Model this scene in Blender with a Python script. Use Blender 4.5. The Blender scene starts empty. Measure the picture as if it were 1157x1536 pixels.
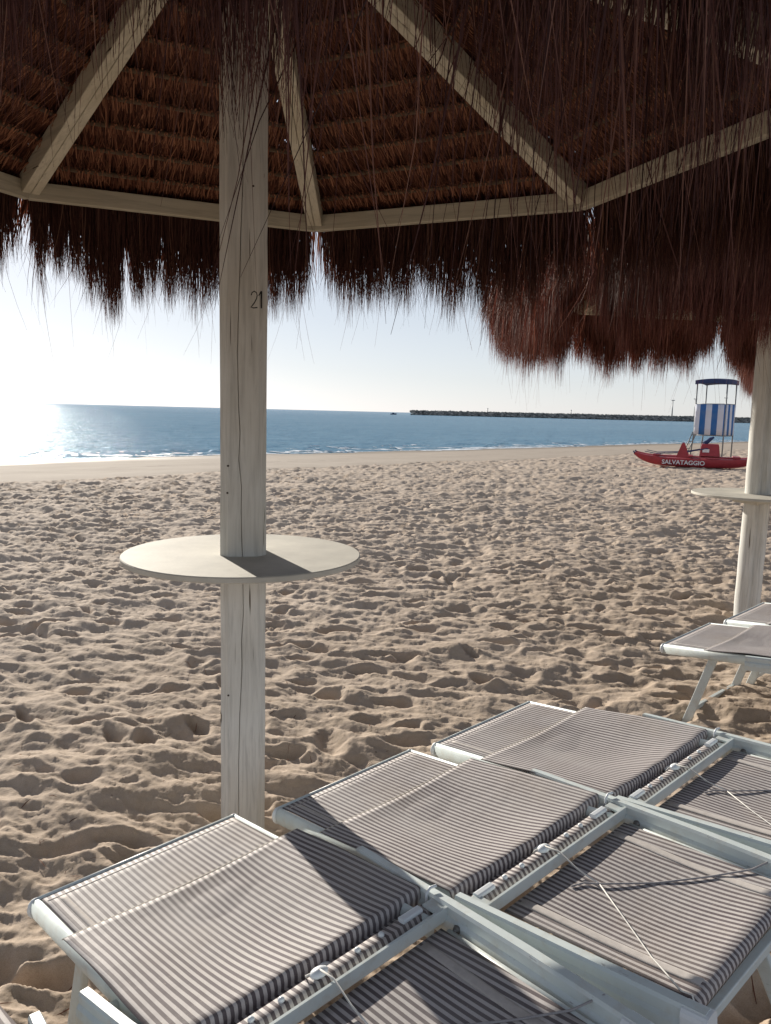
import bpy, math, random
import numpy as np
from mathutils import Vector, Matrix

scn = bpy.context.scene
COL = scn.collection
R = math.radians

# ------------------------------------------------------------------ camera
cam_d = bpy.data.cameras.new('camera')
cam = bpy.data.objects.new('camera', cam_d)
COL.objects.link(cam)
scn.camera = cam
cam_d.sensor_fit = 'VERTICAL'
cam_d.sensor_height = 24.0
cam_d.lens = 24.0 * 1150 / 1536
cam_d.clip_start = 0.05
cam_d.clip_end = 60000
CAMH = 1.6
_p, _r = R(7.436), R(1.46)
F = Vector((0, math.cos(_p), -math.sin(_p)))
U0 = Vector((0, math.sin(_p), math.cos(_p)))
R0 = Vector((1, 0, 0))
Rv = math.cos(_r) * R0 + math.sin(_r) * U0
Uv = -math.sin(_r) * R0 + math.cos(_r) * U0
m = Matrix((Rv, Uv, -F)).transposed().to_4x4()
m.translation = (0, 0, CAMH)
cam.matrix_world = m

# ------------------------------------------------------------------ world and sun
SUN_AZ = -29.0      # degrees from +Y, negative = to the left
SUN_EL = 17.5
world = bpy.data.worlds.new('World')
scn.world = world
world.use_nodes = True
wn = world.node_tree
sky = wn.nodes.new('ShaderNodeTexSky')
sky.sky_type = 'NISHITA'
sky.sun_disc = False
sky.sun_elevation = R(SUN_EL)
sky.sun_rotation = R(SUN_AZ)
sky.air_density = 1.0
sky.dust_density = 0.2
sky.ozone_density = 1.0
bg = wn.nodes['Background']
hsv = wn.nodes.new('ShaderNodeHueSaturation')       # thin high haze: paler sky
hsv.inputs['Saturation'].default_value = 0.55
wn.links.new(sky.outputs[0], hsv.inputs['Color'])
tint = wn.nodes.new('ShaderNodeMix'); tint.data_type = 'RGBA'; tint.blend_type = 'MULTIPLY'
tint.inputs[0].default_value = 1.0
tint.inputs[7].default_value = (0.89, 0.97, 1.19, 1)
wn.links.new(hsv.outputs[0], tint.inputs[6])
gam = wn.nodes.new('ShaderNodeGamma')                # evens the glow near the sun against the upper sky
gam.inputs[1].default_value = 0.5
wn.links.new(tint.outputs[2], gam.inputs[0])
wn.links.new(gam.outputs[0], bg.inputs[0])
bg.inputs[1].default_value = 0.18

sun_d = bpy.data.lights.new('sun', 'SUN')
sun_d.energy = 4.6
sun_d.angle = R(0.5)
sun_d.color = (1.0, 0.93, 0.82)
sun = bpy.data.objects.new('sun', sun_d)
COL.objects.link(sun)
sdir = Vector((math.sin(R(SUN_AZ)) * math.cos(R(SUN_EL)), math.cos(R(SUN_AZ)) * math.cos(R(SUN_EL)), math.sin(R(SUN_EL))))
sun.rotation_euler = sdir.to_track_quat('Z', 'Y').to_euler()
sun.location = (-20, 30, 20)

scn.view_settings.view_transform = 'Standard'
scn.view_settings.look = 'None'
scn.view_settings.exposure = 0.6
scn.view_settings.gamma = 1
scn.cycles.max_bounces = 6
scn.cycles.transparent_max_bounces = 8

# ------------------------------------------------------------------ helpers
def tag(o, label=None, cat=None, group=None, kind=None):
    if label: o['label'] = label
    if cat: o['category'] = cat
    if group: o['group'] = group
    if kind: o['kind'] = kind
    return o

def empty(name, loc, rz=0.0):
    o = bpy.data.objects.new(name, None)
    o.empty_display_size = 0.2
    COL.objects.link(o)
    o.location = loc
    o.rotation_euler = (0, 0, rz)
    return o

def mesh_from(name, V, Fq, smooth=False, mats=None, attr=None):
    """V (n,3) array, Fq list of face-index arrays (m,k)"""
    me = bpy.data.meshes.new(name)
    V = np.asarray(V, dtype=np.float32)
    me.vertices.add(len(V))
    me.vertices.foreach_set('co', V.ravel())
    loops = np.concatenate([np.asarray(f, dtype=np.int32).ravel() for f in Fq])
    tot = np.concatenate([np.full(len(f), np.asarray(f).shape[1], dtype=np.int32) for f in Fq])
    start = np.concatenate([[0], np.cumsum(tot)[:-1]]).astype(np.int32)
    me.loops.add(len(loops))
    me.loops.foreach_set('vertex_index', loops)
    me.polygons.add(len(tot))
    me.polygons.foreach_set('loop_start', start)
    me.polygons.foreach_set('loop_total', tot)
    if smooth:
        me.polygons.foreach_set('use_smooth', np.ones(len(tot), dtype=bool))
    me.update(calc_edges=True)
    if attr is not None:
        a = me.attributes.new('rnd', 'FLOAT', 'POINT')
        a.data.foreach_set('value', np.asarray(attr, dtype=np.float32))
    if mats is not None:
        me.materials.append(mats)
    me.validate()
    return me

def link(name, me, parent=None):
    o = bpy.data.objects.new(name, me)
    COL.objects.link(o)
    if parent is not None: o.parent = parent
    return o

class MB:
    def __init__(self):
        self.v = []; self.f = []; self.sm = []
    def add(self, verts, faces, smooth=False):
        b = len(self.v)
        self.v += [tuple(x) for x in verts]
        self.f += [tuple(i + b for i in f) for f in faces]
        self.sm += [smooth] * len(faces)
    def prism(self, path, prof, up=(0, 0, 1), caps=True, smooth=False, scales=None):
        """sweep closed profile [(a,b)] (a = side, b = up) along path points"""
        path = [Vector(p) for p in path]
        up = Vector(up)
        rings = []
        for i, p in enumerate(path):
            if i == 0: d = path[1] - p
            elif i == len(path) - 1: d = p - path[i - 1]
            else: d = (path[i + 1] - path[i - 1])
            d.normalize()
            s = d.cross(up); s.normalize()
            u = s.cross(d); u.normalize()
            k = scales[i] if scales else 1
            rings.append([p + s * a * k + u * b * k for a, b in prof])
        n = len(prof)
        V = [q for r in rings for q in r]
        Fc = []
        for i in range(len(path) - 1):
            for j in range(n):
                a = i * n + j; b = i * n + (j + 1) % n
                Fc.append((a, a + n, b + n, b))
        self.add(V, Fc, smooth)
        if caps:
            b = len(self.v) - len(V)
            self.f.append(tuple(b + j for j in range(n)))
            self.f.append(tuple(b + (len(path) - 1) * n + (n - 1 - j) for j in range(n)))
            self.sm += [False, False]
    def box(self, p0, p1, w, h, up=(0, 0, 1), bev=0.15, rad=None):
        r = rad if rad is not None else min(w, h) * bev
        self.prism([p0, p1], rrect(w, h, r), up)
    def tube(self, path, r, n=8, up=(0, 0, 1), scales=None):
        self.prism(path, [(r * math.cos(2 * math.pi * k / n), r * math.sin(2 * math.pi * k / n)) for k in range(n)], up, True, True, scales)
    def ball(self, c, r, sx=1, sy=1, sz=1, n=10):
        V = []; Fc = []
        for i in range(n // 2 + 1):
            th = math.pi * i / (n // 2)
            for j in range(n):
                ph = 2 * math.pi * j / n
                V.append((c[0] + r * sx * math.sin(th) * math.cos(ph), c[1] + r * sy * math.sin(th) * math.sin(ph), c[2] + r * sz * math.cos(th)))
        for i in range(n // 2):
            for j in range(n):
                a = i * n + j; b = i * n + (j + 1) % n
                Fc.append((a, a + n, b + n, b))
        self.add(V, Fc, True)
    def grid(self, P, smooth=True, thick=None):
        """P: rows x cols of points; thick: offset vector for a closed slab"""
        nr, nc = len(P), len(P[0])
        V = [p for r in P for p in r]
        Fc = [(i * nc + j, i * nc + j + 1, (i + 1) * nc + j + 1, (i + 1) * nc + j) for i in range(nr - 1) for j in range(nc - 1)]
        self.add(V, Fc, smooth)
        if thick:
            t = Vector(thick)
            V2 = [Vector(p) + t for p in V]
            F2 = [tuple(reversed(f)) for f in Fc]
            self.add(V2, F2, smooth)
            b = len(self.v) - 2 * len(V); n = len(V)
            edge = [j for j in range(nc)] + [i * nc + nc - 1 for i in range(1, nr)] + [(nr - 1) * nc + j for j in range(nc - 2, -1, -1)] + [i * nc for i in range(nr - 2, 0, -1)]
            for a, c in zip(edge, edge[1:] + edge[:1]):
                self.f.append((b + a, b + a + n, b + c + n, b + c)); self.sm.append(False)
    def build(self, name, mat, parent=None):
        me = bpy.data.meshes.new(name)
        me.from_pydata(self.v, [], self.f)
        me.polygons.foreach_set('use_smooth', self.sm)
        me.update()
        me.materials.append(mat)
        return link(name, me, parent)

def rrect(w, h, r, n=3):
    out = []
    for cx, cy, a0 in ((w / 2 - r, h / 2 - r, 0), (-w / 2 + r, h / 2 - r, 90), (-w / 2 + r, -h / 2 + r, 180), (w / 2 - r, -h / 2 + r, 270)):
        for k in range(n + 1):
            a = R(a0 + 90 * k / n)
            out.append((cx + r * math.cos(a), cy + r * math.sin(a)))
    return out

def copy_tree(o, parent=None):
    c = o.copy(); COL.objects.link(c); c.parent = parent
    for ch in list(o.children): copy_tree(ch, c)
    return c

# ------------------------------------------------------------------ materials
def new_mat(name):
    m = bpy.data.materials.new(name); m.use_nodes = True
    nt = m.node_tree
    return m, nt, nt.nodes['Principled BSDF']

def N(nt, t, **kw):
    n = nt.nodes.new(t)
    for k, v in kw.items(): setattr(n, k, v)
    return n

def ramp(nt, fac, stops):
    r = N(nt, 'ShaderNodeValToRGB')
    while len(r.color_ramp.elements) < len(stops): r.color_ramp.elements.new(0.5)
    for e, (p, c) in zip(r.color_ramp.elements, stops):
        e.position = p; e.color = (*c, 1)
    nt.links.new(fac, r.inputs[0])
    return r.outputs[0]

def noise(nt, vec, scale, detail=4, rough=0.55, dist=0):
    n = N(nt, 'ShaderNodeTexNoise')
    n.inputs['Scale'].default_value = scale
    n.inputs['Detail'].default_value = detail
    n.inputs['Roughness'].default_value = rough
    n.inputs['Distortion'].default_value = dist
    if vec is not None: nt.links.new(vec, n.inputs['Vector'])
    return n.outputs['Fac']

def mapping(nt, src, scale=(1, 1, 1), rot=(0, 0, 0)):
    mp = N(nt, 'ShaderNodeMapping')
    mp.inputs['Scale'].default_value = scale
    mp.inputs['Rotation'].default_value = rot
    nt.links.new(src, mp.inputs['Vector'])
    return mp.outputs[0]

def bump(nt, bsdf, h, strength, dist, prev=None):
    b = N(nt, 'ShaderNodeBump')
    b.inputs['Strength'].default_value = strength
    b.inputs['Distance'].default_value = dist
    nt.links.new(h, b.inputs['Height'])
    if prev is not None: nt.links.new(prev, b.inputs['Normal'])
    if bsdf is not None: nt.links.new(b.outputs[0], bsdf.inputs['Normal'])
    return b.outputs[0]

def math_n(nt, op, a, b=None, clamp=False):
    n = N(nt, 'ShaderNodeMath', operation=op); n.use_clamp = clamp
    for i, x in enumerate((a, b)):
        if x is None: continue
        if isinstance(x, (int, float)): n.inputs[i].default_value = x
        else: nt.links.new(x, n.inputs[i])
    return n.outputs[0]

def mixc(nt, fac, a, b, mode='MIX'):
    n = N(nt, 'ShaderNodeMix', data_type='RGBA', blend_type=mode)
    for s, x in ((n.inputs[0], fac), (n.inputs[6], a), (n.inputs[7], b)):
        if isinstance(x, (int, float)): s.default_value = x
        elif isinstance(x, tuple): s.default_value = (*x, 1)
        else: nt.links.new(x, s)
    return n.outputs[2]

def simple(name, col, rough=0.5, metal=0.0, var=0.12, nscale=12, spec=0.5, bmp=0.0):
    m, nt, b = new_mat(name)
    tc = N(nt, 'ShaderNodeTexCoord')
    f = noise(nt, tc.outputs['Object'], nscale, 5)
    c = ramp(nt, f, [(0.3, tuple(x * (1 - var) for x in col)), (0.7, tuple(min(1, x * (1 + var)) for x in col))])
    nt.links.new(c, b.inputs['Base Color'])
    b.inputs['Roughness'].default_value = rough
    b.inputs['Metallic'].default_value = metal
    b.inputs['Specular IOR Level'].default_value = spec
    if bmp: bump(nt, b, noise(nt, tc.outputs['Object'], nscale * 12, 4), bmp, 0.002)
    return m

def wood_mat(name, col, axis='z', chip=0.5):
    m, nt, b = new_mat(name)
    tc = N(nt, 'ShaderNodeTexCoord')
    sc = {'z': (1, 1, 0.06), 'x': (0.06, 1, 1), 'y': (1, 0.06, 1)}[axis]
    v = mapping(nt, tc.outputs['Object'], sc)
    g = noise(nt, v, 60, 6, 0.65, 0.6)
    big = noise(nt, tc.outputs['Object'], 3.0, 4)
    c1 = ramp(nt, g, [(0.30, tuple(x * 0.72 for x in col)), (0.52, col), (0.8, tuple(min(1, x * 1.12) for x in col))])
    c2 = mixc(nt, ramp(nt, big, [(0.4, (0, 0, 0)), (0.75, (0.5, 0.5, 0.5))]), c1, (col[0] * 0.78, col[1] * 0.72, col[2] * 0.62))
    # fine cracks and flaked paint
    v2 = mapping(nt, tc.outputs['Object'], tuple(1 if s == 1 else 0.03 for s in sc))
    ck = noise(nt, v2, 38, 3, 0.5, 1.2)
    cf = ramp(nt, ck, [(0.285, (1, 1, 1)), (0.31, (0, 0, 0))])
    fl = noise(nt, mapping(nt, tc.outputs['Object'], tuple(1 if s == 1 else 0.3 for s in sc)), 26, 6, 0.7)
    ff = ramp(nt, fl, [(0.27, (chip, chip, chip)), (0.31, (0, 0, 0))])
    c3 = mixc(nt, cf, c2, (0.10, 0.075, 0.05))
    c4 = mixc(nt, ff, c3, (0.24, 0.18, 0.12))
    nt.links.new(c4, b.inputs['Base Color'])
    b.inputs['Roughness'].default_value = 0.75
    b.inputs['Specular IOR Level'].default_value = 0.25
    n1 = bump(nt, None, g, 0.35, 0.003)
    inv = math_n(nt, 'SUBTRACT', 1.0, cf)
    bump(nt, b, inv, 0.6, 0.004, n1)
    return m

M = {}
M['nail'] = simple('rusty_nail_head', (0.07, 0.05, 0.04), 0.7, 0.3)
M['post'] = wood_mat('whitewashed_post_wood', (0.68, 0.67, 0.63), 'z', 0.7)
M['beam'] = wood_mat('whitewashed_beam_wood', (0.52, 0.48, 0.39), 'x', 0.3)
M['table'] = simple('painted_table_board', (0.56, 0.53, 0.46), 0.7, 0, 0.14, 7, 0.4, 0.25)
def alu_mat():
    m, nt, b = new_mat('white_lacquered_aluminium')
    tc = N(nt, 'ShaderNodeTexCoord'); ob = tc.outputs['Object']
    c = ramp(nt, noise(nt, ob, 5, 4), [(0.3, (0.54, 0.60, 0.60)), (0.7, (0.62, 0.67, 0.66))])
    dust = ramp(nt, noise(nt, ob, 16, 6, 0.7), [(0.50, (0, 0, 0)), (0.72, (0.55, 0.55, 0.55))])
    c = mixc(nt, dust, c, (0.46, 0.42, 0.35))
    scr = ramp(nt, noise(nt, mapping(nt, ob, (0.15, 1, 1)), 140, 3, 0.6), [(0.27, (0.8, 0.8, 0.8)), (0.30, (0, 0, 0))])
    c = mixc(nt, scr, c, (0.30, 0.31, 0.31))
    nt.links.new(c, b.inputs['Base Color'])
    r_ = ramp(nt, noise(nt, ob, 22, 5), [(0.3, (0.28, 0.28, 0.28)), (0.7, (0.55, 0.55, 0.55))])
    nt.links.new(r_, b.inputs['Roughness'])
    bump(nt, b, noise(nt, ob, 30, 3), 0.12, 0.002)
    return m
M['alu'] = alu_mat()
M['cap'] = simple('white_plastic', (0.70, 0.73, 0.75), 0.4, 0.0, 0.05, 20, 0.5)
M['cord'] = simple('white_cord', (0.66, 0.64, 0.60), 0.8, 0, 0.15, 300)
M['grey_cord'] = simple('grey_cord', (0.33, 0.31, 0.31), 0.8, 0, 0.15, 300)
M['bolt'] = simple('weathered_bolt_metal', (0.18, 0.17, 0.16), 0.5, 0.6)
M['ink'] = simple('black_marker', (0.015, 0.014, 0.013), 0.6)
M['batten'] = simple('rough_batten_wood', (0.10, 0.065, 0.04), 0.9, 0, 0.3, 20)
M['red'] = simple('faded_red_hull_paint', (0.34, 0.028, 0.04), 0.5, 0, 0.15, 6)
M['white'] = simple('white_letter_paint', (0.75, 0.72, 0.72), 0.5)
M['navy'] = simple('dark_blue_canvas', (0.03, 0.05, 0.13), 0.9, 0, 0.2, 5)
M['steel'] = simple('galvanised_tube', (0.20, 0.21, 0.22), 0.5, 0.3, 0.2, 8)
M['trim'] = simple('pale_fabric_trim', (0.48, 0.44, 0.41), 0.85, 0, 0.1, 60)

M['piping'] = simple('cream_piping', (0.66, 0.60, 0.48), 0.85, 0, 0.2, 200)

def fibre(name, dark, mid, light, trans=0.3):
    m, nt, b = new_mat(name)
    at = N(nt, 'ShaderNodeAttribute'); at.attribute_name = 'rnd'
    c = ramp(nt, at.outputs['Fac'], [(0.0, dark), (0.55, mid), (1.0, light)])
    nt.links.new(c, b.inputs['Base Color'])
    b.inputs['Roughness'].default_value = 0.7
    b.inputs['Specular IOR Level'].default_value = 0.15
    tr = N(nt, 'ShaderNodeBsdfTranslucent')
    tc = mixc(nt, 1.0, c, (1.3, 0.95, 0.8), 'MULTIPLY')
    nt.links.new(tc, tr.inputs[0])
    mx = N(nt, 'ShaderNodeMixShader'); mx.inputs[0].default_value = trans
    nt.links.new(b.outputs[0], mx.inputs[1]); nt.links.new(tr.outputs[0], mx.inputs[2])
    nt.links.new(mx.outputs[0], nt.nodes['Material Output'].inputs[0])
    return m
M['fibre'] = fibre('raffia_fringe_fibre', (0.028, 0.012, 0.011), (0.088, 0.037, 0.031), (0.23, 0.125, 0.09), 0.18)
M['fibre_red'] = fibre('reddish_raffia_fibre', (0.055, 0.020, 0.017), (0.175, 0.066, 0.050), (0.38, 0.19, 0.14), 0.22)
M['fibre_in'] = fibre('raffia_inner_fibre', (0.042, 0.016, 0.011), (0.140, 0.052, 0.032), (0.33, 0.155, 0.090), 0.22)

def stripe_mat():
    m, nt, b = new_mat('striped_mesh_fabric')
    tc = N(nt, 'ShaderNodeTexCoord')
    sep = N(nt, 'ShaderNodeSeparateXYZ'); nt.links.new(tc.outputs['Object'], sep.inputs[0])
    wob = noise(nt, mapping(nt, tc.outputs['Object'], (1, 0.4, 1)), 5, 2)
    y = math_n(nt, 'ADD', sep.outputs['Y'], math_n(nt, 'MULTIPLY', wob, 0.004))
    fr = math_n(nt, 'FRACT', math_n(nt, 'MULTIPLY', math_n(nt, 'ADD', y, 5.0), 1 / 0.0170))
    tri = math_n(nt, 'ABSOLUTE', math_n(nt, 'SUBTRACT', fr, 0.5))
    f = ramp(nt, tri, [(0.235, (0, 0, 0)), (0.275, (1, 1, 1))])
    # woven threads: light and dark specks
    wv = noise(nt, mapping(nt, tc.outputs['Object'], (1, 2.2, 1)), 420, 2, 0.6)
    soil = noise(nt, tc.outputs['Object'], 4, 5, 0.6)
    base = mixc(nt, f, (0.128, 0.106, 0.112), (0.54, 0.505, 0.49))
    base = mixc(nt, ramp(nt, wv, [(0.35, (0.45, 0.45, 0.45)), (0.65, (0, 0, 0))]), base, mixc(nt, 1.0, base, (0.62, 0.6, 0.6), 'MULTIPLY'))
    base = mixc(nt, ramp(nt, soil, [(0.45, (0, 0, 0)), (0.75, (0.22, 0.22, 0.22))]), base, (0.36, 0.29, 0.22))
    fade = noise(nt, mapping(nt, tc.outputs['Object'], (1, 3, 1)), 2.2, 3)
    base = mixc(nt, ramp(nt, fade, [(0.4, (0, 0, 0)), (0.7, (0.16, 0.16, 0.16))]), base, (0.62, 0.60, 0.57))
    grit = noise(nt, tc.outputs['Object'], 260, 2, 0.8)
    gm = mixc(nt, 1.0, ramp(nt, grit, [(0.66, (0, 0, 0)), (0.70, (0.7, 0.7, 0.7))]), ramp(nt, noise(nt, tc.outputs['Object'], 7, 3), [(0.5, (0, 0, 0)), (0.62, (1, 1, 1))]), 'MULTIPLY')
    base = mixc(nt, gm, base, (0.50, 0.41, 0.30))
    nt.links.new(base, b.inputs['Base Color'])
    b.inputs['Roughness'].default_value = 0.62
    b.inputs['Specular IOR Level'].default_value = 0.12
    n1 = bump(nt, None, wv, 0.35, 0.0015)
    bump(nt, b, noise(nt, mapping(nt, tc.outputs['Object'], (1, 0.5, 1)), 13, 4, 0.5), 0.35, 0.008, n1)
    return m
M['fabric'] = stripe_mat()

# ------------------------------------------------------------------ lie of the land
SHN = np.array([-0.714, 0.700])      # unit vector pointing out to sea
SHT = np.array([0.700, 0.714])
SEA_Z = -0.40
P_ROUGH, P_SHORE = 16.4, 27.7

rng = np.random.default_rng(7)
def fft_noise(n, size, lo, hi, seed, aniso=(1, 1)):
    # aniso > 1 on an axis: features are longer along that axis
    g = np.random.default_rng(seed)
    k = np.fft.fftfreq(n, d=size / n)
    kx, ky = np.meshgrid(k * aniso[0], k * aniso[1], indexing='ij')
    kk = np.hypot(kx, ky)
    amp = np.exp(-(kk * lo) ** 2 * 0.5) * (1 - np.exp(-(kk * hi) ** 2 * 0.5)) / (kk + 0.15) ** 0.9
    sp = np.fft.fft2(g.standard_normal((n, n))) * amp
    h = np.real(np.fft.ifft2(sp))
    return h / h.std()

TS, TN = 8.0, 1280
def make_tile(seed):
    g = np.random.default_rng(seed)
    h = 0.010 * fft_noise(TN, TS, 0.26, 1.2, seed + 1, (1.35, 0.8))
    n2 = fft_noise(TN, TS, 0.10, 0.5, seed + 2, (1.6, 0.7))
    h += 0.0095 * (0.8 - np.abs(n2) ** 0.85)
    n3 = fft_noise(TN, TS, 0.045, 0.25, seed + 3)
    h += 0.0012 * (0.8 - np.abs(n3))
    n4 = fft_noise(TN, TS, 0.02, 0.10, seed + 9, (1.6, 0.6))
    h += 0.0004 * (0.8 - np.abs(n4))
    px = TS / TN
    for i in range(600):
        cx, cy = g.uniform(0, TN, 2)
        ang = g.normal(0.1, 0.5)
        L, W_ = g.uniform(0.08, 0.17), g.uniform(0.035, 0.075)
        dep = g.uniform(0.014, 0.058)
        rad = int(0.30 / px)
        ii = (np.arange(-rad, rad + 1) + int(cx)); jj = (np.arange(-rad, rad + 1) + int(cy))
        X, Y = np.meshgrid((ii - cx) * px, (jj - cy) * px, indexing='ij')
        a = X * math.cos(ang) + Y * math.sin(ang); b_ = -X * math.sin(ang) + Y * math.cos(ang)
        d = np.sqrt((a / L) ** 2 + (b_ / (W_ * (1 + 0.35 * a / L))) ** 2)
        bowl = -dep * (1 - np.clip((d - 0.35) / 0.75, 0, 1) ** 2 * (3 - 2 * np.clip((d - 0.35) / 0.75, 0, 1)))
        rim = 0.14 * dep * np.exp(-((d - 1.25) / 0.28) ** 2) * (1 + 0.7 * g.uniform(-1, 1) * np.sign(a))
        ix = np.ix_(ii % TN, jj % TN)
        cur = h[ix]
        k = np.clip(1.15 - d, 0, 1) * 0.6
        h[ix] = cur * (1 - k) + bowl + rim
    # slumping: very light blur keeps crests crisp
    h = (h * 4 + np.roll(h, 1, 0) + np.roll(h, -1, 0) + np.roll(h, 1, 1) + np.roll(h, -1, 1)) / 8
    h += 0.0012 * fft_noise(TN, TS, 0.012, 0.06, seed + 5)
    return h - h.mean()
TILE = make_tile(11)
BIG = fft_noise(256, 64.0, 2.0, 12.0, 21)

def samp(T, size, x, y):
    n = T.shape[0]
    u = (x / size * n) % n; v = (y / size * n) % n
    i = np.floor(u).astype(int); j = np.floor(v).astype(int)
    fu = u - i; fv = v - j
    i %= n; j %= n
    i1 = (i + 1) % n; j1 = (j + 1) % n
    return (T[i, j] * (1 - fu) * (1 - fv) + T[i1, j] * fu * (1 - fv) + T[i, j1] * (1 - fu) * fv + T[i1, j1] * fu * fv)

def sstep(a, b, x):
    t = np.clip((x - a) / (b - a), 0, 1)
    return t * t * (3 - 2 * t)

def ground(x, y, fine=True):
    x = np.asarray(x, float); y = np.asarray(y, float)
    p = x * SHN[0] + y * SHN[1]; q = x * SHT[0] + y * SHT[1]
    pw = p + 0.25 * np.sin(q * 0.31) + 0.18 * np.sin(q * 0.83 + 1) + 0.10 * np.sin(q * 2.3)
    z = -0.035 * sstep(P_ROUGH - 0.1, P_ROUGH + 0.25, pw)
    z = z - 0.10 * sstep(P_ROUGH + 0.3, 20.4, pw) - 0.025 * sstep(20.4, 20.65, pw)
    z = z - (0.24 / (P_SHORE - 20.6)) * np.clip(pw - 20.6, 0, None)
    z = np.maximum(z, -2.5)
    z += 0.018 * samp(BIG, 64.0, x, y) * (1 - sstep(15, 18, pw))
    if fine:
        rough = 1 - sstep(P_ROUGH - 0.25, P_ROUGH + 0.2, pw)
        ca, sa = math.cos(0.12), math.sin(0.12)
        xr, yr = x * ca - y * sa, x * sa + y * ca
        far = np.hypot(x, y)
        amp = 1.0 + 0.35 * sstep(6, 14, far)
        z += rough * amp * samp(TILE, TS, xr + 0.4 * np.sin(yr * 0.21), yr + 0.5 * np.sin(xr * 0.17))
        z += rough * 0.55 * samp(TILE, TS * 0.61, x * 0.96 - y * 0.28 + 2, y * 0.96 + x * 0.28 + 1) * sstep(3, 9, far)
    # a little mound under the right hand loungers
    z += 0.09 * np.exp(-((x - 2.2) ** 2 + (y - 4.0) ** 2) / 0.35)
    return z

# polar sheet: fine where the picture looks, coarse behind
def polar_sheet(name, mat, zf, r0, rings, fine_deg=62, cols=1080, coarse=60, smooth=True):
    a1 = np.linspace(-fine_deg, fine_deg, cols)
    a2 = np.linspace(fine_deg, 360 - fine_deg, coarse)[1:-1]
    az = np.radians(np.concatenate([a1, a2]))
    n = len(az)
    Rr = np.asarray(rings)
    X = Rr[:, None] * np.sin(az)[None]; Y = Rr[:, None] * np.cos(az)[None]
    Z = zf(X, Y)
    V = np.stack([X.ravel(), Y.ravel(), Z.ravel()], 1)
    i = np.arange(len(Rr) - 1)[:, None] * n; j = np.arange(n)[None]
    a = i + j; b_ = i + (j + 1) % n
    Q = np.stack([a, b_, b_ + n, a + n], 2).reshape(-1, 4)
    c = len(V); V = np.vstack([V, [0, 0, float(zf(np.array([0.0]), np.array([0.0]))[0])]])
    T = np.stack([np.full(n, c), (np.arange(n) + 1) % n, np.arange(n)], 1)
    me = mesh_from(name, V, [Q, T], smooth, mat)
    return tag(link(name, me), kind='structure')

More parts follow.
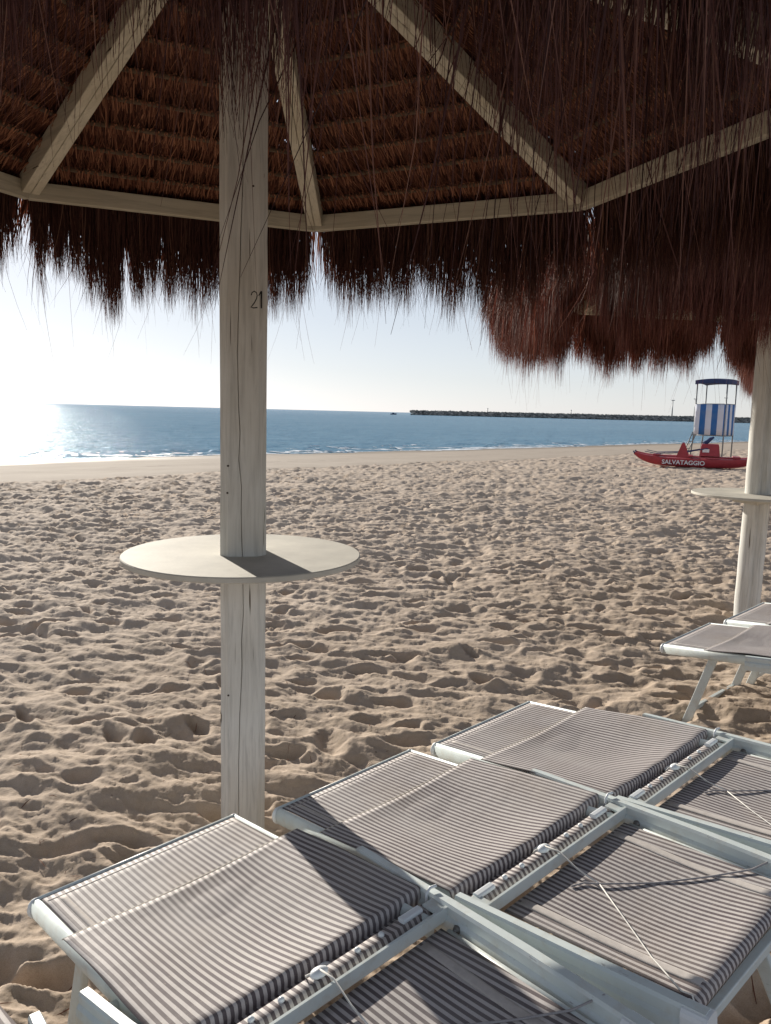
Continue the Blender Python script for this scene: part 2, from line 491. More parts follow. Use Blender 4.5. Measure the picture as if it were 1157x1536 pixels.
def sand_mat():
    m, nt, b = new_mat('beach_sand')
    tc = N(nt, 'ShaderNodeTexCoord'); ob = tc.outputs['Object']
    sep = N(nt, 'ShaderNodeSeparateXYZ'); nt.links.new(ob, sep.inputs[0])
    p = math_n(nt, 'ADD', math_n(nt, 'MULTIPLY', sep.outputs['X'], float(SHN[0])), math_n(nt, 'MULTIPLY', sep.outputs['Y'], float(SHN[1])))
    pn = math_n(nt, 'ADD', p, math_n(nt, 'MULTIPLY', math_n(nt, 'SUBTRACT', noise(nt, ob, 0.35, 4), 0.5), 1.6))
    big = noise(nt, ob, 1.1, 5, 0.6)
    gr = noise(nt, ob, 350, 3, 0.7)
    mid = noise(nt, ob, 14, 5, 0.65)
    dry = ramp(nt, big, [(0.25, (0.43, 0.340, 0.262)), (0.75, (0.535, 0.435, 0.347))])
    dry = mixc(nt, ramp(nt, mid, [(0.35, (0.35, 0.35, 0.35)), (0.6, (0, 0, 0))]), dry, (0.40, 0.31, 0.215))
    dry = mixc(nt, ramp(nt, gr, [(0.36, (0.55, 0.55, 0.55)), (0.55, (0, 0, 0))]), dry, mixc(nt, 1.0, dry, (0.66, 0.62, 0.58), 'MULTIPLY'))
    # scattered shell bits and seaweed flecks
    vor = N(nt, 'ShaderNodeTexVoronoi'); vor.inputs['Scale'].default_value = 9.0
    nt.links.new(ob, vor.inputs['Vector'])
    fleck = ramp(nt, vor.outputs['Distance'], [(0.035, (1, 1, 1)), (0.06, (0, 0, 0))])
    fl2 = mixc(nt, 1.0, fleck, ramp(nt, noise(nt, ob, 2.3, 2), [(0.5, (0, 0, 0)), (0.6, (0.8, 0.8, 0.8))]), 'MULTIPLY')
    dry = mixc(nt, fl2, dry, (0.14, 0.10, 0.07))
    smooth_c = ramp(nt, noise(nt, ob, 0.8, 4), [(0.3, (0.31, 0.25, 0.195)), (0.7, (0.37, 0.305, 0.24))])
    wet = ramp(nt, noise(nt, ob, 0.6, 4), [(0.3, (0.20, 0.155, 0.11)), (0.7, (0.27, 0.21, 0.15))])
    f1 = N(nt, 'ShaderNodeMapRange'); f1.inputs[1].default_value = 16.2; f1.inputs[2].default_value = 16.9
    nt.links.new(p, f1.inputs[0])
    f2 = N(nt, 'ShaderNodeMapRange'); f2.inputs[1].default_value = 24.3; f2.inputs[2].default_value = 25.9
    nt.links.new(pn, f2.inputs[0])
    # broken dark lines along the two low steps of the beach
    def band(c0, w, src):
        return ramp(nt, math_n(nt, 'MULTIPLY', math_n(nt, 'ABSOLUTE', math_n(nt, 'SUBTRACT', src, c0)), 1 / w), [(0.5, (1, 1, 1)), (1.0, (0, 0, 0))])
    pw = math_n(nt, 'ADD', p, math_n(nt, 'MULTIPLY', math_n(nt, 'SUBTRACT', noise(nt, ob, 0.7, 5), 0.5), 1.0))
    c = mixc(nt, f1.outputs[0], dry, smooth_c)
    dark_line = mixc(nt, 1.0, band(16.55, 0.22, pw), ramp(nt, noise(nt, ob, 3.5, 4), [(0.42, (0, 0, 0)), (0.55, (0.75, 0.75, 0.75))]), 'MULTIPLY')
    c = mixc(nt, dark_line, c, (0.10, 0.08, 0.06))
    dark_line2 = mixc(nt, 1.0, band(20.5, 0.2, pw), ramp(nt, noise(nt, ob, 2.5, 4), [(0.5, (0, 0, 0)), (0.6, (0.55, 0.55, 0.55))]), 'MULTIPLY')
    c = mixc(nt, dark_line2, c, (0.17, 0.13, 0.10))
    c = mixc(nt, f2.outputs[0], c, wet)
    nt.links.new(c, b.inputs['Base Color'])
    rr = N(nt, 'ShaderNodeMapRange'); rr.inputs[1].default_value = 0; rr.inputs[2].default_value = 1; rr.inputs[3].default_value = 0.95; rr.inputs[4].default_value = 0.6
    nt.links.new(f2.outputs[0], rr.inputs[0]); nt.links.new(rr.outputs[0], b.inputs['Roughness'])
    b.inputs['Specular IOR Level'].default_value = 0.2
    n1 = bump(nt, None, gr, 0.25, 0.004)
    n2 = bump(nt, None, mid, 0.35, 0.010, n1)
    st = math_n(nt, 'SUBTRACT', 1.0, f1.outputs[0])
    n3 = N(nt, 'ShaderNodeBump'); n3.inputs['Distance'].default_value = 0.03
    nt.links.new(math_n(nt, 'MULTIPLY', st, 0.5), n3.inputs['Strength'])
    nt.links.new(noise(nt, ob, 6, 4, 0.6), n3.inputs['Height']); nt.links.new(n2, n3.inputs['Normal'])
    nt.links.new(n3.outputs[0], b.inputs['Normal'])
    return m
M['sand'] = sand_mat()

rings = [0.3, 0.6, 0.9]
r = 1.15
while r < 62:
    rings.append(r); r *= 1.0042 if r < 16 else 1.0055
for r in np.geomspace(64, 400, 40): rings.append(float(r))
polar_sheet('sand', M['sand'], lambda x, y: ground(x, y), 0, rings)

def water_mat():
    # wind ruffled sea: blue body colour plus a glossy layer whose share is limited by the wave slopes
    m, nt, b = new_mat('sea_water')
    tc = N(nt, 'ShaderNodeTexCoord'); ob = tc.outputs['Object']
    v = mapping(nt, ob, (1, 1, 1), (0, 0, R(-44)))
    va = mapping(nt, v, (0.35, 1, 1))
    c = ramp(nt, noise(nt, va, 0.03, 5), [(0.3, (0.115, 0.225, 0.310)), (0.7, (0.155, 0.285, 0.375))])
    c = mixc(nt, ramp(nt, noise(nt, va, 1.1, 4, 0.7), [(0.38, (0.7, 0.7, 0.7)), (0.58, (0, 0, 0))]), c, (0.055, 0.155, 0.245))  # long dark streaks in the colour stand in for ripple shading
    h2 = noise(nt, va, 1.6, 5, 0.7)
    h3 = noise(nt, v, 6.0, 3, 0.6)
    n2 = bump(nt, None, h2, 1.0, 0.30)
    n3 = bump(nt, None, h3, 1.0, 0.06, n2)
    df = N(nt, 'ShaderNodeBsdfDiffuse'); nt.links.new(c, df.inputs[0]); nt.links.new(n2, df.inputs['Normal'])
    gl = N(nt, 'ShaderNodeBsdfGlossy'); gl.inputs['Roughness'].default_value = 0.13
    gl.inputs[0].default_value = (0.74, 0.80, 0.86, 1)
    nt.links.new(n3, gl.inputs['Normal'])
    fr = N(nt, 'ShaderNodeFresnel'); fr.inputs[0].default_value = 1.33; nt.links.new(n3, fr.inputs['Normal'])
    k = math_n(nt, 'MULTIPLY', fr.outputs[0], 0.60)
    mx = N(nt, 'ShaderNodeMixShader'); nt.links.new(k, mx.inputs[0])
    nt.links.new(df.outputs[0], mx.inputs[1]); nt.links.new(gl.outputs[0], mx.inputs[2])
    nt.links.new(mx.outputs[0], nt.nodes['Material Output'].inputs[0])
    return m
M['water'] = water_mat()

WAVE = fft_noise(512, 40.0, 0.35, 3.0, 55, (1, 1))
def sea_z(x, y):
    p = x * SHN[0] + y * SHN[1]; q = x * SHT[0] + y * SHT[1]
    rr = np.hypot(x, y)
    k = 1 - sstep(70, 160, rr)
    off = 1.2 * samp(BIG, 64.0, q * 1.3, p * 0.2)
    z = SEA_Z + 0.009 * k * samp(WAVE, 40.0, p * 1.0, q * 0.45)
    for c0, a, w in ((29.0, 0.05, 0.25), (31.3, 0.065, 0.33), (34.6, 0.035, 0.45)):
        d = p - (c0 + 0.5 * off)
        prof = np.exp(-(d / np.where(d < 0, w * 0.45, w * 1.4)) ** 2)
        lenm = sstep(-0.3, 0.7, samp(BIG, 64.0, q * 0.9 + c0 * 7, c0 * 3.0 + p * 0))
        z += a * prof * lenm
    return z
rings = [10.0, 14.0, 17.0]
r = 20.0
while r < 130:
    rings.append(r); r *= 1.006
rings += [float(x) for x in np.geomspace(131, 40000, 90)]
polar_sheet('sea', M['water'], sea_z, 0, rings, 50, 700, 60)

# foam along the water's edge
def foam_mat():
    m, nt, b = new_mat('sea_foam')
    tc = N(nt, 'ShaderNodeTexCoord'); ob = tc.outputs['Object']
    c = ramp(nt, noise(nt, ob, 2.2, 6, 0.7), [(0.35, (0.42, 0.47, 0.50)), (0.6, (0.80, 0.83, 0.85))])
    nt.links.new(c, b.inputs['Base Color']); b.inputs['Roughness'].default_value = 0.5
    return m
M['foam'] = foam_mat()
def foam_strips():
    V = []; Q = []
    g = np.random.default_rng(5)
    def strip(q0, q1, pc, wid, zoff, broken):
        nonlocal V, Q
        qs = np.arange(q0, q1, 0.12)
        off = 1.2 * samp(BIG, 64.0, qs * 1.3, np.full_like(qs, pc * 0.2)) * 0.5 if pc > 28.4 else 0.28 * np.sin(qs * 0.31 + 2) + 0.12 * np.sin(qs * 1.1)
        n1 = samp(BIG, 64.0, qs * 9.0, np.full_like(qs, pc * 5)); n2 = samp(BIG, 64.0, qs * 31.0, np.full_like(qs, pc * 9 + 4))
        w = wid * np.clip(0.6 + 0.45 * n1 + 0.35 * n2 - broken, 0.0, 2.0)
        base = len(V)
        for q, o, ww in zip(qs, off, w):
            for s in (-0.5, 0.0, 0.5):
                pp = pc + o + s * ww
                x = SHT[0] * q + SHN[0] * pp; y = SHT[1] * q + SHN[1] * pp
                V.append((x, y, 0))
        for i in range(len(qs) - 1):
            if w[i] > 0.02 or w[i + 1] > 0.02:
                for s in (0, 1):
                    a = base + i * 3 + s
                    Q.append((a, a + 3, a + 4, a + 1))
    strip(2, 130, 27.75, 0.42, 0, 0.0)
    strip(2, 130, 28.75, 0.75, 0, 0.30)
    strip(2, 130, 31.0, 0.30, 0, 0.55)
    strip(30, 44, 26.9, 1.7, 0, 0.15)
    V = np.array(V)
    zz = np.maximum(sea_z(V[:, 0], V[:, 1]), ground(V[:, 0], V[:, 1])) + 0.014
    V[:, 2] = zz
    me = mesh_from('foam', V, [np.array(Q)], True, M['foam'])
    tag(link('foam', me), kind='stuff', label='thin white foam lines lying along the edge of the water', cat='foam')
foam_strips()

# ------------------------------------------------------------------ breakwater and far posts
def rock_mat():
    m, nt, b = new_mat('breakwater_rock')
    tc = N(nt, 'ShaderNodeTexCoord')
    at = N(nt, 'ShaderNodeAttribute'); at.attribute_name = 'rnd'
    c = ramp(nt, at.outputs['Fac'], [(0.0, (0.08, 0.085, 0.085)), (0.6, (0.17, 0.17, 0.16)), (1.0, (0.34, 0.33, 0.30))])
    nt.links.new(c, b.inputs['Base Color']); b.inputs['Roughness'].default_value = 0.9
    return m
M['rock'] = rock_mat()
BW0, BW1 = np.array([20.5, 690.0]), np.array([560.0, 880.0])
def breakwater():
    g = np.random.default_rng(3)
    root = empty('breakwater', (float(BW0[0]), float(BW0[1]), SEA_Z))
    tag(root, 'long low breakwater of piled boulders closing the bay on the horizon', 'breakwater')
    d = BW1 - BW0; L = np.hypot(*d); d = d / L; nn = np.array([-d[1], d[0]])
    mb = MB()
    pth = []
    for k in range(30):
        t = k / 29
        pth.append((d[0] * L * t, d[1] * L * t, 0))
    h0, h1 = 3.4, 6.6
    P = []
    for k in range(30):
        t = k / 29; h = h0 + (h1 - h0) * t; w = 8
        row = []
        for a, b_ in ((-w - 2, -1.5), (-w, 0), (-3, h * 0.8), (3, h * 0.8), (w, 0), (w + 2, -1.5)):
            e = 0.2 if k == 0 else 1
            row.append((d[0] * L * t + nn[0] * a * e, d[1] * L * t + nn[1] * a * e, b_ * (0.4 if k == 0 else 1)))
        P.append(row)
    mb.grid(P, False)
    c = mb.build('core', simple('breakwater_core', (0.12, 0.12, 0.115), 0.95), root)
    # boulders: deformed octahedra
    n = 5200
    t = g.uniform(0, 1, n) ** 1.0
    h = h0 + (h1 - h0) * t
    a = g.uniform(-9.5, 1.5, n)
    z = np.where(a < -3, h * 0.82 * (a + 9.5) / 6.5, h * 0.82) + g.uniform(-0.2, 0.5, n)
    s = g.uniform(0.7, 1.7, n)
    base = np.array([(1, 0, 0), (-1, 0, 0), (0, 1, 0), (0, -1, 0), (0, 0, 1), (0, 0, -1), (.7, .7, .5), (-.7, .6, .5), (.6, -.7, .5), (-.6, -.7, .5)])
    fc = np.array([(4, 6, 7), (4, 7, 9), (4, 9, 8), (4, 8, 6), (6, 2, 7), (7, 1, 9), (9, 3, 8), (8, 0, 6), (6, 0, 2), (7, 2, 1), (9, 1, 3), (8, 3, 0), (5, 2, 0), (5, 1, 2), (5, 3, 1), (5, 0, 3)])
    C = np.stack([d[0] * L * t + nn[0] * a, d[1] * L * t + nn[1] * a, z], 1)
    V = C[:, None, :] + base[None] * s[:, None, None] * g.uniform(0.7, 1.3, (n, len(base), 3)) * np.array([1.3, 1.0, 0.8])
    Fc = fc[None] + (np.arange(n) * len(base))[:, None, None]
    me = mesh_from('boulders', V.reshape(-1, 3), [Fc.reshape(-1, 3)], False, M['rock'], np.repeat(g.uniform(0, 1, n), len(base)))
    tag(link('boulders', me, root), kind='stuff')
    # lamp masts
    def on(t): 
        q = BW0 + (BW1 - BW0) * t
        return float(q[0]), float(q[1])
    def mast(t, hh, label):
        x, y = on(t); z0 = SEA_Z + (h0 + (h1 - h0) * t) * 0.8
        o = empty('lamp_mast', (x, y, z0)); tag(o, label, 'lamp mast', 'lamp masts on the breakwater')
        b1 = MB(); b1.tube([(0, 0, 0), (0, 0, hh)], 0.62, 8, (0, 1, 0), [1, 0.6]); b1.build('pole', M['steel'], o)
        b2 = MB(); b2.box((-1.8, 0, hh), (1.8, 0, hh), 0.9, 0.7); b2.build('lamp_head', M['steel'], o)
    def t_at(px):   # share of the breakwater at an image column
        az = math.atan((px - 578) / 1150); k = math.tan(az)
        return float((k * BW0[1] - BW0[0]) / ((BW1 - BW0)[0] - k * (BW1 - BW0)[1]))
    mast(t_at(1000), 17, 'tall thin lamp mast on the breakwater, leftmost of the three tall ones')
    mast(t_at(1033), 19, 'tall thin lamp mast on the breakwater, just left of the striped tower')
    mast(t_at(1078), 21, 'tall thin lamp mast seen through the open top of the striped tower')
    def stake(t, hh, label):
        x, y = on(t); z0 = SEA_Z + (h0 + (h1 - h0) * t) * 0.8
        b1 = MB(); b1.tube([(0, 0, 0), (0, 0, hh)], 0.3, 6, (0, 1, 0)); b1.ball((0, 0, hh), 0.6, n=8)
        o = b1.build('marker_pole', M['steel']); o.location = (x, y, z0)
        tag(o, label, 'marker pole', 'short marker poles on the breakwater')
    stake(t_at(726), 4.2, 'short marker pole standing on the breakwater nearer its sea end')
    stake(t_at(850), 4.5, 'short marker pole standing midway along the breakwater')
breakwater()

def far_boat():
    o = empty('motor_boat', (4.5, 640.0, SEA_Z))
    tag(o, 'tiny dark boat on the water just off the end of the breakwater', 'boat')
    mb = MB()
    P = []
    for k in range(9):
        t = k / 8; w = 0.9 * math.sin(math.pi * (0.12 + 0.88 * t) * 0.98) ** 0.6 if k < 8 else 0.03
        P.append([(-2.6 + 5.2 * t, -w, 0.75 + 0.35 * t), (-2.6 + 5.2 * t, -w * 0.6, -0.1), (-2.6 + 5.2 * t, w * 0.6, -0.1), (-2.6 + 5.2 * t, w, 0.75 + 0.35 * t)])
    mb.grid(P); mb.build('hull', M['navy'], o)
    c = MB(); c.box((-1.0, 0, 1.1), (0.6, 0, 1.1), 1.2, 0.9); c.build('cabin', M['navy'], o)
far_boat()

# ------------------------------------------------------------------ thatched umbrellas
RING_R, SLOPE_H = 1.966, 0.66
A8 = math.pi / 8
APO = RING_R * math.cos(A8)
TANW = math.tan(A8)

def ribbons(P, Wd, S, rnd):
    """P (n,k,3) centre lines, Wd (n,k) half widths, S (n,3) side vectors -> V, quads, attr"""
    n, k, _ = P.shape
    L = P - S[:, None, :] * Wd[:, :, None]; Rr = P + S[:, None, :] * Wd[:, :, None]
    V = np.stack([L, Rr], 2).reshape(n * k * 2, 3)
    i = np.arange(n)[:, None] * k * 2 + np.arange(k - 1)[None] * 2
    Q = np.stack([i, i + 1, i + 3, i + 2], 2).reshape(-1, 4)
    return V, Q, np.repeat(rnd, k * 2)

class RB:
    def __init__(self): self.V = []; self.Q = []; self.A = []; self.n = 0
    def add(self, V, Q, A):
        self.V.append(V); self.Q.append(Q + self.n); self.A.append(A); self.n += len(V)
    def mesh(self, name, mat):
        return mesh_from(name, np.concatenate(self.V), [np.concatenate(self.Q)], False, mat, np.concatenate(self.A))

def side_vec(g, n, flat=1.0):
    a = g.normal(0, flat, n)
    return np.stack([np.cos(a), np.sin(a), np.zeros(n)], 1)

SL = SLOPE_H / APO                   # vertical drop per metre of horizontal run on a face
def slope_z(y): return SLOPE_H - SL * y      # relative to ring height

def panel_meshes(seed, flen, curl=1.0, nf=4200, wmul=1.0, loose=False, mat='fibre'):
    g = np.random.default_rng(seed)
    rb = RB()
    # --- inner rows hanging under the slope
    rows = np.arange(0.16, APO + 0.05, 0.172)
    for y0 in rows:
        hw = y0 * TANW - 0.02
        n = int(40 + hw * 2 * 330)
        x = g.uniform(-hw, hw, n)
        L = g.uniform(0.12, 0.24, n)
        dx = g.normal(0, 0.16, n)
        drop = g.uniform(0.00, 0.30, n) ** 1.3
        t = np.linspace(0, 1, 4)[None]
        yy = y0 + L[:, None] * t * 0.92
        zz = slope_z(yy) + 0.075 + g.uniform(-0.012, 0.012, n)[:, None] - (L * drop)[:, None] * t ** 2
        xx = x[:, None] + (L * dx)[:, None] * t + (g.normal(0, 0.02, n))[:, None] * t ** 2
        P = np.stack([xx, yy, zz], 2)
        Wd = np.array([1, 0.9, 0.7, 0.15])[None] * g.uniform(0.0014, 0.0038, n)[:, None]
        rb.add(*ribbons(P, Wd, side_vec(g, n, 0.4), np.clip(g.normal(0.45, 0.25, n), 0, 1)))
        # short stubs above the row's batten
        n = n // 2
        x = g.uniform(-hw, hw, n); L = g.uniform(0.03, 0.07, n)
        yy = y0 - 0.02 + L[:, None] * np.linspace(0, 1, 3)[None]
        zz = slope_z(yy) + 0.055 - 0.02 * np.linspace(0, 1, 3)[None] ** 2 + g.uniform(-0.01, 0.01, n)[:, None]
        P = np.stack([x[:, None] + g.normal(0, 0.01, n)[:, None] * np.linspace(0, 1, 3)[None], yy, zz], 2)
        rb.add(*ribbons(P, np.tile([0.003, 0.003, 0.0015], (n, 1)), side_vec(g, n, 0.4), np.clip(g.normal(0.75, 0.2, n), 0, 1)))
    # --- backing mat with small torn holes beside the rafters
    ny, nx = 70, 60
    ys = np.linspace(0.03, APO + 0.10, ny)
    Vb = []
    for y0 in ys:
        for k in range(nx):
            u = -1 + 2 * k / (nx - 1)
            Vb.append((u * (y0 * TANW + 0.012), y0, slope_z(y0) + 0.105 + g.normal(0, 0.004)))
    Vb = np.array(Vb)
    i = np.arange(ny - 1)[:, None] * nx; j = np.arange(nx - 1)[None]
    a = (i + j); Q = np.stack([a, a + 1, a + nx + 1, a + nx], 2).reshape(-1, 4)
    keep = np.ones(len(Q), bool)
    for _ in range(9):
        rr = int(g.integers(ny // 2, ny - 6)); cc = int(g.choice([g.integers(1, 6), g.integers(nx - 8, nx - 3)]))
        for _k in range(int(g.integers(1, 4))):
            r2 = min(ny - 2, rr + int(g.integers(0, 3))); c2 = min(nx - 2, max(0, cc + int(g.integers(-1, 2))))
            keep[r2 * (nx - 1) + c2] = False
    rb.add(Vb, Q[keep], np.full(len(Vb), 0.12))
    # --- outer thatch: overlapping coats running down the slope and over the shoulder
    for y0 in np.arange(0.10, APO + 0.05, 0.16):
        hw = y0 * TANW + 0.02
        n = int(30 + hw * 2 * 260)
        x = g.uniform(-hw, hw, n); L = g.uniform(0.25, 0.38, n)
        t = np.linspace(0, 1, 4)[None]
        yy = y0 + L[:, None] * t
        over = np.clip(yy - (APO + 0.08), 0, None)
        zz = slope_z(yy) + 0.16 + g.uniform(-0.03, 0.03, n)[:, None] - over * 0.5 - over ** 2 * 1.3
        fan = 1 + (yy - y0) / max(y0, 0.3) * 0.8
        xx = np.clip(x[:, None] * np.minimum(fan, 1.6), -(yy * TANW + 0.03), yy * TANW + 0.03) + (g.normal(0, 0.03, n))[:, None] * t
        zz = zz + (0.02 * g.random(n))[:, None] * t
        P = np.stack([xx, yy - over * 0.35, zz], 2)
        Wd = np.array([1, 1, 0.8, 0.2])[None] * g.uniform(0.0025, 0.005, n)[:, None]
        rb.add(*ribbons(P, Wd, side_vec(g, n, 0.5), np.clip(g.normal(0.5, 0.25, n), 0, 1)))
    body = rb.mesh('thatch_panel', M['fibre_in'])

    # --- hanging fringe
    fb = RB()
    hw = APO * TANW - 0.012
    nc = 36 if not loose else 60
    cc = np.sort(g.uniform(-hw, hw, nc)); clen = np.clip(g.normal(1.0, 0.17, nc), 0.62, 1.30)
    cpull = g.uniform(0.45, 0.9, nc)
    n = nf
    dep = g.uniform(0, 1, n)                     # 0 inner face, 1 outer shoulder
    rootx = g.uniform(-hw - 0.01, hw + 0.01, n)
    ci = np.abs(rootx[:, None] - cc[None]).argmin(1)
    L = flen * g.uniform(0.72, 1.04, n) * clen[ci]
    L *= np.where(g.random(n) < 0.16, g.uniform(0.4, 0.85, n), 1)
    edge = np.clip((np.abs(rootx) - (hw - 0.10)) / 0.10, 0, 1)      # thinner towards the corners
    L *= 1 - 0.35 * edge * g.random(n)
    if loose:      # the near side is ragged: full on one half, thin and tufted on the other
        thin = np.clip((rootx - 0.15) / 0.10, 0, 1)
        keep_l = g.random(n) < (1 - 0.60 * thin) * np.where(clen[ci] > 0.97, 1.0, 1 - 0.5 * thin)
        L = np.where(keep_l, L, L * g.uniform(0.25, 0.5, n))
    K = 7 if not loose else 11
    t = np.linspace(0, 1, K)[None]
    y0 = APO + 0.03 + 0.10 * dep
    z0 = 0.04 + 0.15 * dep
    bulge = (0.03 + 0.11 * dep) * g.uniform(0.7, 1.2, n)
    tip = cc[ci] + g.normal(0, 0.011, n)
    pull = (cpull[ci] * g.uniform(0.5, 1.1, n))[:, None] * t ** 1.6
    wav = g.normal(0, 0.012 * curl, n)[:, None] * np.sin(t * g.uniform(2, 6, n)[:, None] + g.uniform(0, 6, n)[:, None]) * t
    rr_ = g.random(n)
    stray = np.where(rr_ < 0.10, g.normal(0, 0.06 * curl, n), g.normal(0, 0.008 * curl, n))
    xx = rootx[:, None] * (1 - pull) + tip[:, None] * pull + wav + stray[:, None] * t ** 2
    if loose: xx = xx + g.normal(0, 0.045, n)[:, None] * t + 0.018 * np.sin(t * g.uniform(3, 9, n)[:, None] + g.uniform(0, 6, n)[:, None]) * t
    # corners: the fringe of two neighbouring faces parts here
    Ltot = (L + z0)[:, None]
    zz = z0[:, None] - Ltot * (0.12 * t + 0.88 * t ** 1.25)
    yy = y0[:, None] + bulge[:, None] * np.sin(np.clip(t * 2.2, 0, 1.7)) + g.normal(0, 0.012 * curl, n)[:, None] * t ** 1.5 + 0.4 * stray[:, None] * t ** 2
    P = np.stack([xx, yy, zz], 2)
    wd = g.uniform(0.0011, 0.0026, n) * wmul
    Wd = np.interp(np.linspace(0, 6, K), range(7), [1, 1, 1, 0.9, 0.75, 0.5, 0.08])[None] * wd[:, None]
    fb.add(*ribbons(P, Wd, side_vec(g, n, 0.7), np.clip(g.normal(0.42, 0.24, n), 0, 1)))
    t = np.linspace(0, 1, 7)[None]
    # long single hairs that escape below the hem
    n = 5 if loose else 34
    x = g.uniform(-hw, hw, n); L = flen * g.uniform(1.15, 1.75 if not loose else 1.16, n)
    z0 = g.uniform(0.0, 0.1, n)
    bend = g.normal(0, 0.10, n)
    xx = x[:, None] + bend[:, None] * t ** 2; yy = APO + 0.1 + g.uniform(-0.03, 0.06, n)[:, None] + g.normal(0, 0.05, n)[:, None] * t ** 2
    zz = z0[:, None] - L[:, None] * t
    fb.add(*ribbons(np.stack([xx, yy + 0 * t, zz], 2), np.array([1, 1, 1, 1, 0.9, 0.7, 0.4])[None] * np.full((n, 1), 0.0008), side_vec(g, n, 0.7), g.uniform(0.3, 0.8, n)))
    if loose:      # broad curled leaf ribbons and a few matted tufts
        n = 420; K2 = 11
        t2 = np.linspace(0, 1, K2)[None]
        x = g.uniform(-hw, hw, n); L = flen * g.uniform(0.75, 1.12, n) * (1 - 0.25 * (x > 0.12) * g.random(n))
        am_ = g.uniform(0.006, 0.03, n)[:, None]; ph = g.uniform(0, 6, n)[:, None]; fq = g.uniform(3, 8, n)[:, None]
        xx = x[:, None] + am_ * np.sin(fq * t2 + ph) * t2 + g.normal(0, 0.05, n)[:, None] * t2 ** 3
        yy = APO + 0.10 + g.uniform(-0.05, 0.08, n)[:, None] + am_ * np.cos(fq * t2 * 1.2 + ph) * t2
        zz = 0.10 - (L[:, None] + 0.1) * t2
        Wd = np.clip(np.sin(np.pi * (0.12 + 0.88 * t2)), 0.05, 1) ** 0.6 * g.uniform(0.0012, 0.0030, n)[:, None]
        fb.add(*ribbons(np.stack([xx, yy, zz], 2), Wd, side_vec(g, n, 0.9), np.clip(g.normal(0.62, 0.25, n), 0, 1)))
        for cx_, nn_, LL in ((0.355, 1150, 0.80), (0.40, 420, 0.76), (0.29, 260, 0.74), (0.44, 260, 0.72), (0.54, 1000, 0.82), (0.47, 500, 0.77), (0.10, 500, 0.80), (-0.12, 500, 0.84)):
            x = cx_ + g.normal(0, 0.045, nn_); L = LL * g.uniform(0.7, 1.03, nn_)
            k_ = g.uniform(0.3, 0.8, nn_)[:, None]
            xx = x[:, None] * (1 - k_ * t ** 2) + cx_ * k_ * t ** 2 + g.normal(0, 0.022, nn_)[:, None] * np.sin(t * 5 + g.uniform(0, 6, nn_)[:, None]) * t
            yy = APO + 0.12 + g.normal(0, 0.03, nn_)[:, None] + g.normal(0, 0.03, nn_)[:, None] * t ** 2
            zz = 0.05 - (L[:, None] + 0.05) * t
            fb.add(*ribbons(np.stack([xx, yy, zz], 2), np.array([1, 1, 1, 0.9, 0.75, 0.5, 0.1])[None] * g.uniform(0.0008, 0.0018, nn_)[:, None], side_vec(g, nn_, 0.7), np.clip(g.normal(0.4, 0.22, nn_), 0, 1)))
    # sheltering back layer so the upper fringe is dense
    n = 700
    x = g.uniform(-hw, hw, n); L = flen * g.uniform(0.25, 0.55, n)
    zz = 0.08 - (L[:, None] + 0.08) * t; yy = APO + 0.09 + g.uniform(-0.02, 0.05, n)[:, None] + 0 * t
    xx = x[:, None] + g.normal(0, 0.02, n)[:, None] * t
    fb.add(*ribbons(np.stack([xx, yy, zz], 2), np.array([1, 1, 1, 1, 0.9, 0.6, 0.2])[None] * g.uniform(0.003, 0.006, n)[:, None], side_vec(g, n, 0.35), np.clip(g.normal(0.3, 0.2, n), 0, 1)))
    fr = fb.mesh('fringe', M[mat])
    return body, fr

def post_mesh(h, w, square, seed):
    g = random.Random(seed)
    mb = MB()
    prof = []
    if square:
        c = w * 0.17; hwid = w / 2
        # front face (toward -y) carries a long drying crack
        prof = [(-hwid, -hwid + c), (-hwid + c, -hwid), (-0.012, -hwid), (-0.010, -hwid + 0.007), (-0.0085, -hwid), (hwid - c, -hwid), (hwid, -hwid + c),
                (hwid, hwid - c), (hwid - c, hwid), (-hwid + c, hwid), (-hwid, hwid - c)]
    else:
        prof = []
        for k in range(28):
            a = 2 * math.pi * k / 28
            r_ = w / 2
            if k == 19: r_ *= 0.72
            prof.append((r_ * math.cos(a), r_ * math.sin(a)))
    nz = 40
    V = []; n = len(prof)
    for i in range(nz + 1):
        z = -0.25 + (h + 0.25) * i / nz
        dx = 0.004 * math.sin(i * 0.35 + seed) + 0.002 * g.uniform(-1, 1)
        sc = 1 + 0.012 * g.uniform(-1, 1) + (0.05 if not square else 0.0) * (1 - i / nz)
        for j, (a, b) in enumerate(prof):
            ddx = dx * 2 if square and 2 <= j <= 4 else (dx if not square else 0)
            V.append((a * sc + ddx, b * sc, z))
    Fc = []
    for i in range(nz):
        for j in range(n):
            a = i * n + j; b = i * n + (j + 1) % n
            Fc.append((a, b, b + n, a + n))
    mb.add(V, Fc, not square)
    mb.f.append(tuple(nz * n + j for j in range(n))); mb.sm.append(False)
    return mb

